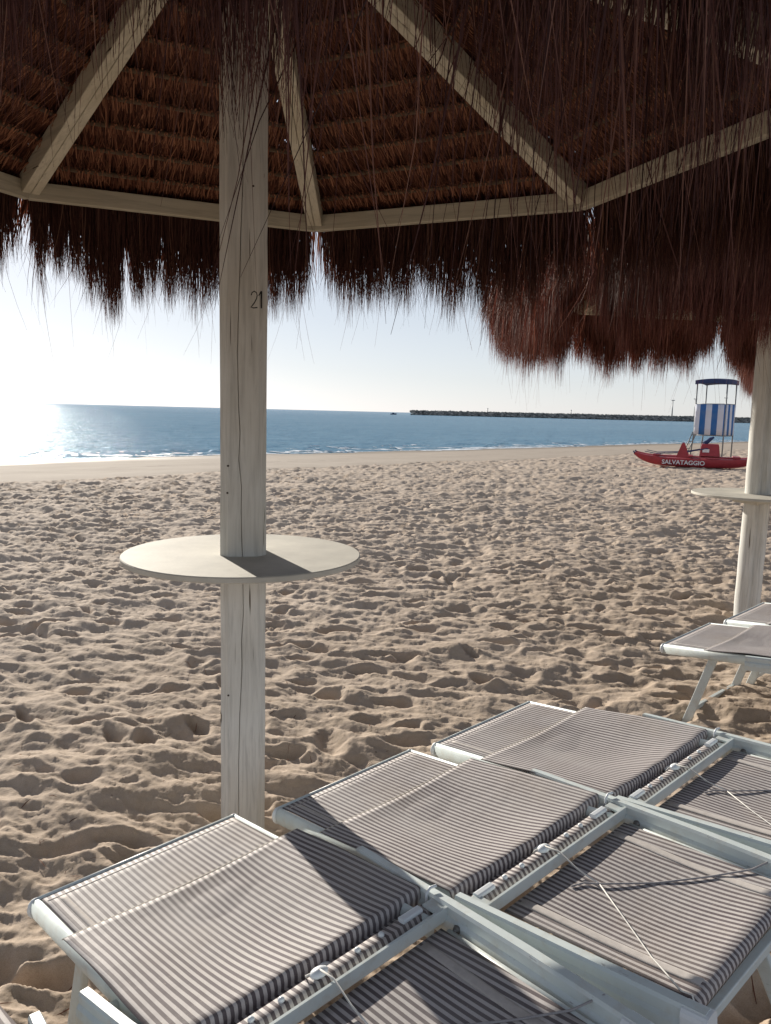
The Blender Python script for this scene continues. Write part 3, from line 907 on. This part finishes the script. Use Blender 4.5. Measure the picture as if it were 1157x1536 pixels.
def make_umbrella(loc, ring_z, phi, panels, table, label, post_w=0.15, square=True, number=False, faceyaw=0.0, seed=1, with_table=True):
    root = empty('thatched_umbrella', loc, 0)
    tag(root, label, 'beach umbrella', 'thatched beach umbrellas')
    ah = ring_z + SLOPE_H
    po = post_mesh(ah - 0.03, post_w, square, seed).build('post', M['post'], root)
    po.rotation_euler = (0, 0, faceyaw)
    # rafters and ring beams (each its own part)
    for k in range(8):
        a = phi + k * math.pi / 4
        c, s = math.cos(a), math.sin(a)
        o = empty  # noqa
        rb = MB()
        L0, L1 = post_w * 0.5, RING_R - 0.035
        za, zb = SLOPE_H * (1 - L0 / RING_R) + 0.01, SLOPE_H * (1 - L1 / RING_R) + 0.01
        for off in (-0.0215, 0.0215):
            rb.box((L0, off, za), (L1, off, zb), 0.041, 0.095, rad=0.004)
        ro = rb.build('rafter', M['beam'], root)
        ro.location = (0, 0, ring_z); ro.rotation_euler = (0, 0, a)
        am = a + math.pi / 8
        bb = MB(); hl = RING_R * math.sin(A8) - 0.004
        bb.box((-hl, 0, 0.0), (hl, 0, 0.0), 0.045, 0.085, rad=0.004)
        bo = bb.build('ring_beam', M['beam'], root)
        bo.location = (APO * math.cos(am), APO * math.sin(am), ring_z); bo.rotation_euler = (0, 0, am + math.pi / 2)
    if square:
        for zz_, xx_ in ((0.62, -0.05), (1.32, -0.052), (1.41, -0.05), (2.3, 0.03)):
            nb_ = MB(); nb_.ball((xx_, -post_w / 2, zz_), 0.0038, 1, 0.35, 1, 8); nb_.build('nail_head', M['nail'], po)
    # battens carrying the rows, one set per face as part of the panel
    for k in range(8):
        am = phi + (k + 0.5) * math.pi / 4
        body, fr = panels[k % len(panels)]
        p = link('thatch_panel', body, root)
        p.location = (0, 0, ring_z); p.rotation_euler = (0, 0, am - math.pi / 2)
        f = link('fringe', fr, p)
        for bm in BATTENS: link('batten', bm, p)
    tz, tr = table
    if with_table:
        tb = MB()
        n = 96; t = 0.020
        ring_o = [(tr * math.cos(2 * math.pi * i / n), tr * math.sin(2 * math.pi * i / n)) for i in range(n)]
        V = []
        for rr, z in ((0.02, tz), (tr - 0.003, tz), (tr, tz - 0.003), (tr, tz - t + 0.003), (tr - 0.003, tz - t), (0.02, tz - t)):
            for x, y in ring_o: V.append((x / tr * rr, y / tr * rr, z))
        Fc = []
        for i in range(5):
            for j in range(n):
                a = i * n + j; b = i * n + (j + 1) % n
                Fc.append((a, a + n, b + n, b))
        tb.add(V, Fc, False)
        tb.build('table_top', M['table'], root)
        cb = MB(); w = post_w / 2 + 0.012
        for dx, dy in ((w, 0), (-w, 0)):
            cb.box((dx, -0.13, tz - t - 0.030), (dx, 0.13, tz - t - 0.030), 0.024, 0.055)
        for dy in (w, -w):
            cb.box((-0.12, dy, tz - t - 0.026), (0.12, dy, tz - t - 0.026), 0.024, 0.046)
        co = cb.build('table_bracket', M['table'], root); co.rotation_euler = (0, 0, faceyaw)
    if number:
        nb = MB()
        def stroke(pts, r=0.0021):
            pts = [(x, 0, z) for x, z in pts]
            nb.tube(pts, r, 6, (0, 1, 0))
        two = [(-0.021, 0.033), (-0.018, 0.041), (-0.011, 0.045), (-0.004, 0.041), (-0.002, 0.033), (-0.004, 0.024), (-0.010, 0.013), (-0.017, 0.004), (-0.022, -0.001), (-0.014, -0.003), (-0.006, -0.002), (-0.001, -0.001)]
        stroke(two); stroke([(0.003, 0.033), (0.008, 0.041), (0.012, 0.046)]); stroke([(0.012, 0.046), (0.0115, 0.02), (0.012, -0.003)], 0.0024)
        no = nb.build('number', M['ink'], po)
        no.location = (0.045, -post_w / 2 - 0.0005, 1.926); no.scale = (1, 0.35, 1.1)
    return root

BATTENS = []
for y0 in np.arange(0.16, APO - 0.03, 0.172):
    bt = MB(); hw = y0 * TANW
    bt.tube([(-hw, y0, slope_z(y0) + 0.062), (0, y0, slope_z(y0) + 0.060), (hw, y0, slope_z(y0) + 0.062)], 0.013, 7, (0, 0, 1))
    _b = bt.build('batten', M['batten']); BATTENS.append(_b.data); bpy.data.objects.remove(_b)

PAN_A = [panel_meshes(101, 0.46, 1.6), panel_meshes(202, 0.50, 1.6), panel_meshes(303, 0.45, 1.6)]
PAN_B = [panel_meshes(404, 0.60, 2.0, 5200, 1.3, mat='fibre_red'), panel_meshes(505, 0.56, 2.0, 5200, 1.3, mat='fibre_red')]
PAN_C = [panel_meshes(606, 0.76, 5.0, 5600, 0.85, True), panel_meshes(707, 0.74, 5.0, 6000, 0.85, True)]

U1 = (-0.489, 2.614)
make_umbrella((U1[0], U1[1], 0), 2.66, 2.333, [PAN_A[0], PAN_A[1], PAN_C[0], PAN_C[1], PAN_C[0], PAN_A[2], PAN_A[0], PAN_A[1]], (1.105, 0.405), 'thatched beach umbrella on the cracked white square post marked 21, round table on it', 0.152, True, True, math.atan2(0.489, 2.614), 3)
make_umbrella((2.95, 6.07, 0), 2.64, R(33), PAN_B, (1.03, 0.49), 'thatched beach umbrella on the round white post at the right edge, beyond number 21', 0.185, False, False, 0.3, 9)
make_umbrella((7.75, 11.9, 0), 2.6, R(10), PAN_B, (1.05, 0.405), 'reddish thatched beach umbrella farthest away, showing behind the round post at the right', 0.18, False, False, 0.0, 6)

# ------------------------------------------------------------------ loungers
TILT, CROSS, BEDZ = 0.1087, 0.0234, 0.38
def Lp(s, t, n=0.0): return Vector((s * 0.9941 - n * 0.108, t, BEDZ + s * 0.1081 + t * CROSS + n))
S_SEAM, S_SHADE, S_BAR, S_END = 0.235, 0.722, 0.822, 1.285

def rail_prof(w=0.030, h=0.058):
    # narrow rounded top lip over a fuller, slightly belled body
    return [(-w * .42, 0.004), (-w * .30, 0.010), (w * .30, 0.010), (w * .42, 0.004), (w * .42, -h * .22), (w * .62, -h * .34), (w * .70, -h * .60), (w * .55, -h), (-w * .55, -h), (-w * .70, -h * .60), (-w * .62, -h * .34), (-w * .42, -h * .22)]

def cloth(mb, s0, s1, t0f, t1f, nf, ns=16, nt_=30, th=-0.0022):
    P = []
    for i in range(ns + 1):
        s = s0 + (s1 - s0) * i / ns
        P.append([Lp(s, t0f(s) + (t1f(s) - t0f(s)) * j / nt_, nf(i / ns, j / nt_)) for j in range(nt_ + 1)])
    mb.grid(P, True, (0, 0, th))

def make_lounger(loc, label, left_start, cords=True, seed=0):
    g = random.Random(seed)
    root = empty('sun_lounger', loc, R(-45.97))
    tag(root, label, 'sun lounger', 'white framed striped sun loungers')
    # head frame: fat rounded tubes with plastic elbows
    hb = MB()
    ov = [(0.019 * math.cos(2 * math.pi * k / 14), 0.027 * math.sin(2 * math.pi * k / 14) - 0.028) for k in range(14)]
    for t, sc_ in ((0.012, 1.0), (0.594, 0.8)):
        ov = [(0.017 * sc_ * math.cos(2 * math.pi * k / 14), 0.026 * math.sin(2 * math.pi * k / 14) - 0.027) for k in range(14)]
        hb.prism([Lp(0.0, t), Lp(S_BAR - 0.01, t)], ov, (0, 0, 1), True, True)
    hb.tube([Lp(0.002, 0.014, -0.007), Lp(0.002, 0.590, -0.007)], 0.0075, 10)
    hb.build('head_frame', M['alu'], root)
    for t in (0.012, 0.590):
        cb = MB(); cb.ball(Lp(-0.001, t, -0.026), 0.024, 0.55, 0.95, 1.15, 12)
        cb.build('end_cap', M['cap'], root)
    # main rails
    right = [Lp(0.468, 0.688, 0.002), Lp(0.62, 0.672, 0.002), Lp(0.82, 0.655, 0.0), Lp(1.05, 0.634, -0.004), Lp(1.335, 0.602, -0.010)]
    if left_start < 0.6:
        left = [Lp(left_start, -0.052, 0.002), Lp(0.62, -0.035, 0.0), Lp(0.82, -0.008, 0.0), Lp(1.05, 0.000, -0.004), Lp(1.335, 0.008, -0.010)]
    else:
        left = [Lp(left_start, -0.004, 0.0), Lp(1.05, 0.000, -0.004), Lp(1.335, 0.008, -0.010)]
    for pth in (right, left):
        rb = MB(); k = len(pth)
        rb.prism(pth, rail_prof(), (0, 0, 1), True, False, [1.0 + 0.28 * i / (k - 1) for i in range(k)])
        ro = rb.build('side_rail', M['alu'], root)
        kb = MB()
        e = pth[-1]; d = (pth[-1] - pth[-2]).normalized()
        kb.box(e - d * 0.040 + Vector((0, 0, -0.030)), e + d * 0.010 + Vector((0, 0, -0.030)), 0.048, 0.082, rad=0.014)
        kb.build('rail_cap', M['cap'], ro)
    # fabric of the head part
    fb = MB()
    hf = lambda a, b: -0.0035 - 0.020 * sstep(0.35, 0.75, a) - 0.012 * math.sin(math.pi * min(1, a * 1.05)) * math.sin(math.pi * b) ** 0.8
    cloth(fb, 0.006, S_BAR - 0.035, lambda s: 0.022, lambda s: 0.584, hf)
    fb.build('head_fabric', M['fabric'], root)
    tb = MB()
    hz = lambda s, t: hf((s - 0.006) / (S_BAR - 0.041), (t - 0.022) / 0.562) + 0.0006
    tb.grid([[Lp(s, t, hz(s, t)) for t in np.linspace(0.03, 0.57, 24)] for s in (0.030, 0.034)], True, (0, 0, -0.0003))
    tb.grid([[Lp(s, t, hz(s, t)) for s in np.linspace(0.036, 0.25, 12)] for t in (0.056, 0.072)], True, (0, 0, -0.0003))
    tb.build('hem_trim', M['trim'], root)
    # folded sunshade lying over the head part: sags, then drops in a skirt
    sb = MB()
    def nf(a, b):
        sag = math.sin(math.pi * b) ** 1.5
        return 0.003 + 0.010 * sstep(0.0, 0.5, a) - 0.036 * sag * math.sin(math.pi * min(1.0, 0.06 + a * 0.90)) ** 0.9 + 0.0012 * a * math.sin(b * 23 + a * 5)
    P = []
    ns, nt_ = 26, 44
    for i in range(ns + 1):
        a = i / ns; s = S_SEAM + (S_SHADE - S_SEAM) * a
        P.append([Lp(s, -0.012 + 0.664 * j / nt_ + 0.004 * math.sin(a * 5 + seed), nf(a, j / nt_)) for j in range(nt_ + 1)])
    for k, (ds, dn) in enumerate(((0.006, -0.004), (0.009, -0.018), (0.006, -0.036), (0.002, -0.052))):
        P.append([Lp(S_SHADE + ds + 0.0012 * math.sin(j * 0.9 + k), -0.012 + 0.664 * j / nt_ + 0.003 * k, nf(1, j / nt_) + dn) for j in range(nt_ + 1)])
    sb.grid(P, True, (0, 0, -0.003))
    so = sb.build('sunshade', M['fabric'], root)
    pb = MB()
    pb.tube([Lp(S_SEAM, -0.012 + 0.664 * j / 24, nf(0, j / 24) - 0.0010) for j in range(25)], 0.0016, 6)
    pb.build('piping', M['piping'], so)
    # hinge band with white press studs and end plates
    hb2 = MB()
    hb2.grid([[Lp(s, t, n_) for t in np.linspace(0.02, 0.62, 30)] for s, n_ in ((0.752, -0.030), (0.762, -0.003), (0.790, -0.001), (0.800, -0.014))], True, (0, 0, -0.003))
    hb2.build('hinge_band', M['fabric'], root)
    for t in (0.135, 0.205, 0.300, 0.405, 0.475):
        st = MB(); c = Lp(0.777, t, 0.001)
        if abs(t - 0.300) < 0.01: st.ball(c + Vector((0, 0, 0.006)), 0.012, 1.2, 1.9, 0.8, 10)
        else: st.ball(c, 0.0075, 1, 1, 0.8, 10)
        st.build('stud', M['cap'], root)
    for t in (0.052, 0.565):
        st = MB()
        st.box(Lp(0.779, t - 0.030, 0.004), Lp(0.779, t + 0.030, 0.004), 0.021, 0.012, rad=0.0055)
        st.build('slot_plate', M['cap'], root)
    # crossbar: upright fin with a flat shelf
    xb = MB()
    xb.prism([Lp(S_BAR, -0.004), Lp(S_BAR, 0.640)], [(-0.003, 0.007), (0.003, 0.007), (0.003, -0.026), (-0.018, -0.026), (-0.018, -0.020), (-0.003, -0.020)], (0, 0, 1))
    for t in (0.012, 0.628):
        xb.box(Lp(0.798, t - 0.018, 0.001), Lp(0.798, t + 0.018, 0.001), 0.050, 0.006, rad=0.002)
    xb.build('crossbar', M['alu'], root)
    ub = MB()
    ub.tube([Lp(0.758, 0.640, -0.045), Lp(0.757, 0.642, 0.010), Lp(0.760, 0.652, 0.022), Lp(0.765, 0.668, 0.022)], 0.0035, 8, (1, 0, 0))
    ub.build('retaining_loop', M['cap'], root)
    bo = MB(); bo.ball(Lp(0.862, 0.628, -0.028), 0.011, 1, 0.7, 1, 8); bo.ball(Lp(0.862, 0.622, -0.028), 0.007, 1, 0.9, 1, 8)
    bo.build('bolt', M['bolt'], root)
    # body fabric on its own inset tubes
    ib = MB()
    for t0, t1 in ((0.040, 0.046), (0.612, 0.566)):
        ib.tube([Lp(0.850, t0, -0.034), Lp(1.05, (t0 + t1) / 2, -0.034), Lp(S_END, t1, -0.034)], 0.011, 10)
    ib.tube([Lp(S_END, 0.03, -0.040), Lp(S_END, 0.585, -0.040)], 0.011, 10)
    ib.build('inner_frame', M['alu'], root)
    fb = MB()
    P = []
    for i in range(19):
        a = i / 18; s = 0.838 + (S_END - 0.838) * a
        t0 = 0.052; t1 = 0.602 - 0.045 * a
        P.append([Lp(s, t0 + (t1 - t0) * j / 30, -0.021 - 0.018 * math.sin(math.pi * min(1, a ** 1.4 + 0.01)) * math.sin(math.pi * j / 30)) for j in range(31)])
    for ds, dn in ((0.010, -0.028), (0.014, -0.038), (0.010, -0.050)):
        P.append([Lp(S_END + ds, 0.052 + 0.505 * j / 30, dn) for j in range(31)])
    fb.grid(P, True, (0, 0, -0.0025))
    fo = fb.build('body_fabric', M['fabric'], root)
    pk = MB()
    for ta, tb_ in ((0.520, 0.545), (0.095, 0.118)):
        pk.grid([[Lp(s, ta + (tb_ - ta) * j / 4 - 0.035 * (s - .84) / .45 * (1 if ta > .3 else 0), -0.0185 - 0.018 * math.sin(math.pi * min(1, ((s - .838) / .447) ** 1.4 + .01)) * math.sin(math.pi * (ta - .05) / .55) + 0.0008 * math.sin(math.pi * j / 4)) for j in range(5)] for s in np.linspace(0.850, 1.280, 14)], True, (0, 0, -0.002))
    pk.build('side_hem', M['trim'], fo)
    # legs
    for t in (0.020, 0.600):
        lg = MB(); a = Lp(0.27, t, -0.045); b = Vector((0.150, t, -0.03))
        lg.box(a, b, 0.020, 0.042, (1, 0, 0.2), rad=0.006); lg.build('leg', M['alu'], root)
        lg = MB(); a = Lp(1.12, t + (0.0 if t < .3 else .01), -0.05); b = Vector((1.40, t, -0.06))
        lg.box(a, b, 0.020, 0.042, (1, 0, 0.2), rad=0.006); lg.build('leg', M['alu'], root)
    st = MB(); st.box(Vector((0.165, 0.03, 0.05)), Vector((0.165, 0.59, 0.05)), 0.022, 0.022)
    st.build('stretcher', M['alu'], root)
    st = MB(); st.box(Vector((1.275, 0.03, 0.405)), Vector((1.275, 0.59, 0.405)), 0.022, 0.026)
    st.build('stretcher', M['alu'], root)
    if left_start < 0.6:   # tube joining the free rail to the head frame
        jb = MB(); jb.tube([Lp(0.50, -0.040, -0.030), Lp(0.50, 0.02, -0.030)], 0.014, 10); jb.build('rail_joint', M['alu'], root)
    if cords:
        def cord(pts, r, mat, nm='cord'):
            c = MB(); c.tube(pts, r, 6, (0.3, 0.2, 1)); c.build(nm, mat, root)
        k0 = Lp(0.780, 0.300, 0.014); k1 = Lp(0.945, 0.290, -0.023)
        cord([k0, Lp(0.822, 0.302, 0.013), Lp(0.88, 0.297, -0.012), k1], 0.0022, M['cord'])
        cord([k1, Lp(1.05, 0.215, -0.029), Lp(1.17, 0.115, -0.020), Lp(1.275, 0.030, 0.002), Lp(1.30, 0.022, 0.010), Lp(1.32, 0.02, -0.05)], 0.0016, M['cord'])
        cord([Lp(0.90, 0.235, -0.021), Lp(0.915, 0.27, -0.022), k1, Lp(1.04, 0.40, -0.034), Lp(1.13, 0.49, -0.025), Lp(1.20, 0.565, -0.015), Lp(1.24, 0.62, 0.004)], 0.0024, M['grey_cord'])
        # ring and knot behind the hinge band
        ring = [Lp(0.742 + 0.013 * math.cos(a), 0.335 + 0.021 * math.sin(a), -0.020) for a in np.linspace(0, 2 * math.pi, 17)]
        cord(ring, 0.0042, M['cap'], 'cord_ring')
        cord([k0, Lp(0.765, 0.275, 0.006), Lp(0.752, 0.285, -0.010), Lp(0.748, 0.315, -0.018)], 0.002, M['cord'])
    return root

def bed(O, *a, **k):
    return make_lounger((O[0], O[1], O[2] - BEDZ), *a, **k)
uu = np.array([0.691, -0.7147, 0.108]); vv = np.array([0.717, 0.6967, 0.0234])
OA = np.array([-0.864, 1.776, 0.365]); OB = np.array([-0.317, 2.219, 0.383]); OC = np.array([0.196, 2.681, 0.398])
bA = bed(OA, 'striped sun lounger directly in front of the post marked 21, with its shadow across it', 0.457, seed=1)
bB = bed(OB, 'striped sun lounger in the middle of the front three, its whole outline in view', 0.745, seed=2)
bC = bed(OC, 'striped sun lounger farthest right of the front three, against the open sand', 0.745, seed=3)
OD = OA - vv * 0.835 - uu * 0.02
bD = bed(OD, 'striped sun lounger showing only a corner at the bottom left of the photo', 0.457, cords=False, seed=4)
OE = np.array([1.504, 4.002, 0.40])
bE = bed(OE, 'striped sun lounger on slanted legs at the right edge, nearer of the two there', 0.457, cords=False, seed=5)
OF = OE + vv * 0.70 + uu * 0.02 + np.array([0.03, 0.0, 0.0])
bF = bed(OF, 'striped sun lounger at the right edge beside the round post, farther of the two there', 0.745, cords=False, seed=6)

# ------------------------------------------------------------------ straw and weed scraps on the sand
def litter():
    g = np.random.default_rng(77)
    n = 900
    az = np.radians(g.uniform(-32, 32, n)); rr = 1.7 + 9.5 * g.random(n) ** 1.3
    x = rr * np.sin(az); y = rr * np.cos(az)
    L = g.uniform(0.008, 0.06, n); a = g.uniform(0, math.pi, n)
    P = []
    for k in (-0.5, 0.0, 0.5):
        px = x + L * k * np.cos(a); py = y + L * k * np.sin(a)
        P.append(np.stack([px, py, ground(px, py) + 0.0025 + (0.003 if k == 0 else 0)], 1))
    P = np.stack(P, 1)
    S = np.stack([-np.sin(a), np.cos(a), 0.3 * np.ones(n)], 1)
    V, Q, A = ribbons(P, np.array([0.5, 1, 0.4])[None] * g.uniform(0.0007, 0.0022, n)[:, None], S, g.random(n))
    o = link('fallen_straw', mesh_from('fallen_straw', V, [Q], False, M['fibre_in'], A))
    tag(o, 'scraps of fallen straw and dry weed scattered on the sand', 'straw', kind='stuff')
litter()

# ------------------------------------------------------------------ rescue boat
def rescue_boat():
    cx, cy = 10.45, 26.0
    az = math.atan2(cx, cy)
    root = empty('rescue_boat', (cx, cy, float(ground(cx, cy, False)) + 0.02), -az)
    tag(root, 'red twin hulled rowing rescue boat lettered in white, drawn up on the sand', 'rescue boat')
    Lh = 3.95
    for yy in (-0.42, 0.42):
        hb = MB(); P = []
        for k in range(25):
            u = -1 + 2 * k / 24
            x = u * Lh / 2
            w = 0.15 * (1 - abs(u) ** 3.0) + 0.012
            zt = 0.30 + 0.15 * abs(u) ** 3.2 * (1 if u < 0 else 0.8)
            zb = 0.02 + 0.36 * abs(u) ** 5
            P.append([(x, yy - w, zt), (x, yy - w * 1.02, (zt + zb) / 2 + 0.03), (x, yy - w * 0.6, zb + 0.03), (x, yy, zb), (x, yy + w * 0.6, zb + 0.03), (x, yy + w * 1.02, (zt + zb) / 2 + 0.03), (x, yy + w, zt), (x, yy, zt + 0.02), (x, yy - w, zt)])
        hb.grid(P, True)
        ho = hb.build('hull', M['red'], root)
        kb = MB()
        for sgn in (-1, 1):
            kb.tube([(sgn * Lh / 2 * 0.985, yy, 0.41), (sgn * Lh / 2 * 1.012, yy, 0.49)], 0.025, 8, (0, 1, 0))
        kb.build('bow_tip', M['navy'], ho)
    db = MB()
    for x in (-1.25, -0.2, 1.25):
        db.box((x, -0.42, 0.385), (x, 0.42, 0.385), 0.22, 0.05)
    db.box((-1.35, 0, 0.36), (1.2, 0, 0.36), 0.5, 0.04)
    db.build('deck', M['red'], root)
    # triangular rowlock brackets
    for yy in (-0.52, 0.52):
        tb = MB(); x0 = -0.42
        V = [(x0 - 0.20, yy - 0.035, 0.34), (x0 + 0.22, yy - 0.035, 0.34), (x0 + 0.03, yy - 0.03, 0.80), (x0 - 0.04, yy - 0.03, 0.80)]
        V += [(a, b + 0.07, c) for a, b, c in V]
        tb.add(V, [(0, 1, 2, 3), (7, 6, 5, 4), (0, 4, 5, 1), (1, 5, 6, 2), (2, 6, 7, 3), (3, 7, 4, 0)])
        tb.build('rowlock_bracket', M['red'], root)
    sb = MB()
    V = []
    for z, k in ((0.40, 1.0), (0.74, 0.86), (0.80, 0.80)):
        for a, b_ in ((-1, -1), (1, -1), (1, 1), (-1, 1)): V.append((0.42 + a * 0.32 * k, b_ * 0.34 * k, z))
    sb.add(V, [(0, 1, 5, 4), (1, 2, 6, 5), (2, 3, 7, 6), (3, 0, 4, 7), (4, 5, 9, 8), (5, 6, 10, 9), (6, 7, 11, 10), (7, 4, 8, 11), (8, 9, 10, 11)])
    so = sb.build('seat', M['red'], root)
    lb = MB(); lb.box((0.19, -0.335, 0.58), (0.40, -0.335, 0.58), 0.02, 0.11); lb.build('seat_label', M['white'], so)
    for yy in (-0.55, 0.55):
        ob = MB()
        ob.tube([(0.35, yy * 0.55, 0.66), (-0.35, yy * 0.9, 0.50), (-1.25, yy * 1.05, 0.44)], 0.016, 8)
        ob.box((-1.25, yy * 1.05, 0.44), (-1.62, yy * 1.08, 0.50), 0.10, 0.02, rad=0.008)
        ob.build('oar', M['navy'], root)
    # lettering on the near hull
    cu = bpy.data.curves.new('lettering', 'FONT'); cu.body = 'SALVATAGGIO'; cu.size = 0.20; cu.extrude = 0.004; cu.align_x = 'CENTER'
    cu.offset = 0.004; cu.space_character = 1.0
    tmp = bpy.data.objects.new('tmp', cu); COL.objects.link(tmp)
    bpy.context.view_layer.update()
    me = bpy.data.meshes.new_from_object(tmp.evaluated_get(bpy.context.evaluated_depsgraph_get()))
    bpy.data.objects.remove(tmp)
    me.materials.clear(); me.materials.append(M['white'])
    lo = link('lettering', me, root)
    lo.location = (-0.38, -0.42 - 0.178, 0.105); lo.rotation_euler = (R(90), 0, 0)
    # folded blue cloth lying on the seat
    c = MB()
    c.tube([(0.22, -0.1, 0.80), (0.32, -0.05, 0.87), (0.42, 0.0, 0.97), (0.52, 0.02, 1.03)], 0.07, 9, (0, 1, 0), [1.2, 1.0, 0.9, 0.4])
    co = c.build('folded_cloth', M['navy'])
    co.location = root.location; co.rotation_euler = root.rotation_euler
    tag(co, 'dark blue bundled cloth resting on the red seat of the rescue boat', 'cloth')
rescue_boat()

# ------------------------------------------------------------------ lifeguard tower
def stripe_panel_mat():
    m, nt, b = new_mat('blue_white_striped_canvas')
    tc = N(nt, 'ShaderNodeTexCoord')
    sep = N(nt, 'ShaderNodeSeparateXYZ'); nt.links.new(tc.outputs['Object'], sep.inputs[0])
    fr = math_n(nt, 'FRACT', math_n(nt, 'ADD', math_n(nt, 'MULTIPLY', sep.outputs['X'], 1 / 0.46), 0.08))
    f = ramp(nt, fr, [(0.0, (0, 0, 0)), (0.5, (0, 0, 0)), (0.505, (1, 1, 1))])
    soil = noise(nt, tc.outputs['Object'], 3, 4)
    c = mixc(nt, f, (0.62, 0.64, 0.72), (0.015, 0.12, 0.36))
    c = mixc(nt, ramp(nt, soil, [(0.4, (0, 0, 0)), (0.8, (0.25, 0.25, 0.25))]), c, (0.3, 0.3, 0.3))
    nt.links.new(c, b.inputs['Base Color']); b.inputs['Roughness'].default_value = 0.8
    return m
M['canvas'] = stripe_panel_mat()
def tower():
    cx, cy = 13.0, 30.8
    az = math.atan2(cx, cy)
    root = empty('lifeguard_tower', (cx, cy, 0.0), -az + R(-20))
    tag(root, 'tall lifeguard tower with blue and white striped sides and dark flat canopy', 'lifeguard tower')
    w, d = 0.58, 0.50      # half sizes
    z0, z1, z2 = 1.02, 2.22, 3.12
    for sx in (-1, 1):
        for sy in (-1, 1):
            lb = MB()
            sl = -0.10 if sx < 0 else 0.0
            lb.tube([(sx * w + sl, sy * d, -0.1), (sx * w, sy * d, z0), (sx * w, sy * d, z2)], 0.028, 8, (0, 1, 0))
            lb.build('post', M['steel'], root)
    def panel(a, b_, nm='side_panel'):
        L = math.hypot(b_[0] - a[0], b_[1] - a[1])
        pb = MB(); P = []
        for i in range(5):
            z = z0 + (z1 - z0) * i / 4
            P.append([(L * j / 12, 0.008 * math.sin(j * 2.1 + i), z) for j in range(13)])
        pb.grid(P, True, (0, 0.012, 0))
        o = pb.build(nm, M['canvas'], root)
        o.location = (a[0], a[1], 0); o.rotation_euler = (0, 0, math.atan2(b_[1] - a[1], b_[0] - a[0]))
    e = 0.032
    panel((-w, -d - e), (w, -d - e)); panel((w + e, -d), (w + e, d)); panel((w, d + e), (-w, d + e)); panel((-w - e, d), (-w - e, -d))
    fb = MB(); fb.box((-w, 0, z0 + 0.03), (w, 0, z0 + 0.03), 2 * d, 0.04); fb.build('floor', M['steel'], root)
    rb = MB()
    for z in (z0 - 0.02, z1 + 0.01):
        for a, b_ in (((-w, -d, z), (w, -d, z)), ((w, -d, z), (w, d, z)), ((w, d, z), (-w, d, z)), ((-w, d, z), (-w, -d, z))):
            rb.tube([a, b_], 0.02, 8)
    rb.build('railing', M['steel'], root)
    ro = MB()
    P = []
    for i in range(9):
        u = -1 + i / 4
        P.append([(u * (w + 0.06), -(d + 0.08) + (2 * d + 0.16) * j / 8, z2 + 0.03 + 0.09 * (1 - 0.5 * u * u - 0.5 * (j / 4 - 1) ** 2)) for j in range(9)])
    ro.grid(P, True, (0, 0, -0.16))
    ro.build('canopy', M['navy'], root)
    # ladder leaning on the sea side
    lad = MB()
    for y in (-0.20, 0.20):
        lad.tube([(-1.05, y - 0.3, -0.05), (-0.62, y - 0.3, z0 + 0.1)], 0.022, 8, (0, 1, 0))
    for k in range(4):
        t = 0.18 + 0.24 * k
        lad.tube([(-1.05 + 0.43 * t, -0.50, -0.05 + (z0 + 0.15) * t), (-1.05 + 0.43 * t, -0.10, -0.05 + (z0 + 0.15) * t)], 0.016, 8)
    lad.build('ladder', M['steel'], root)
tower()
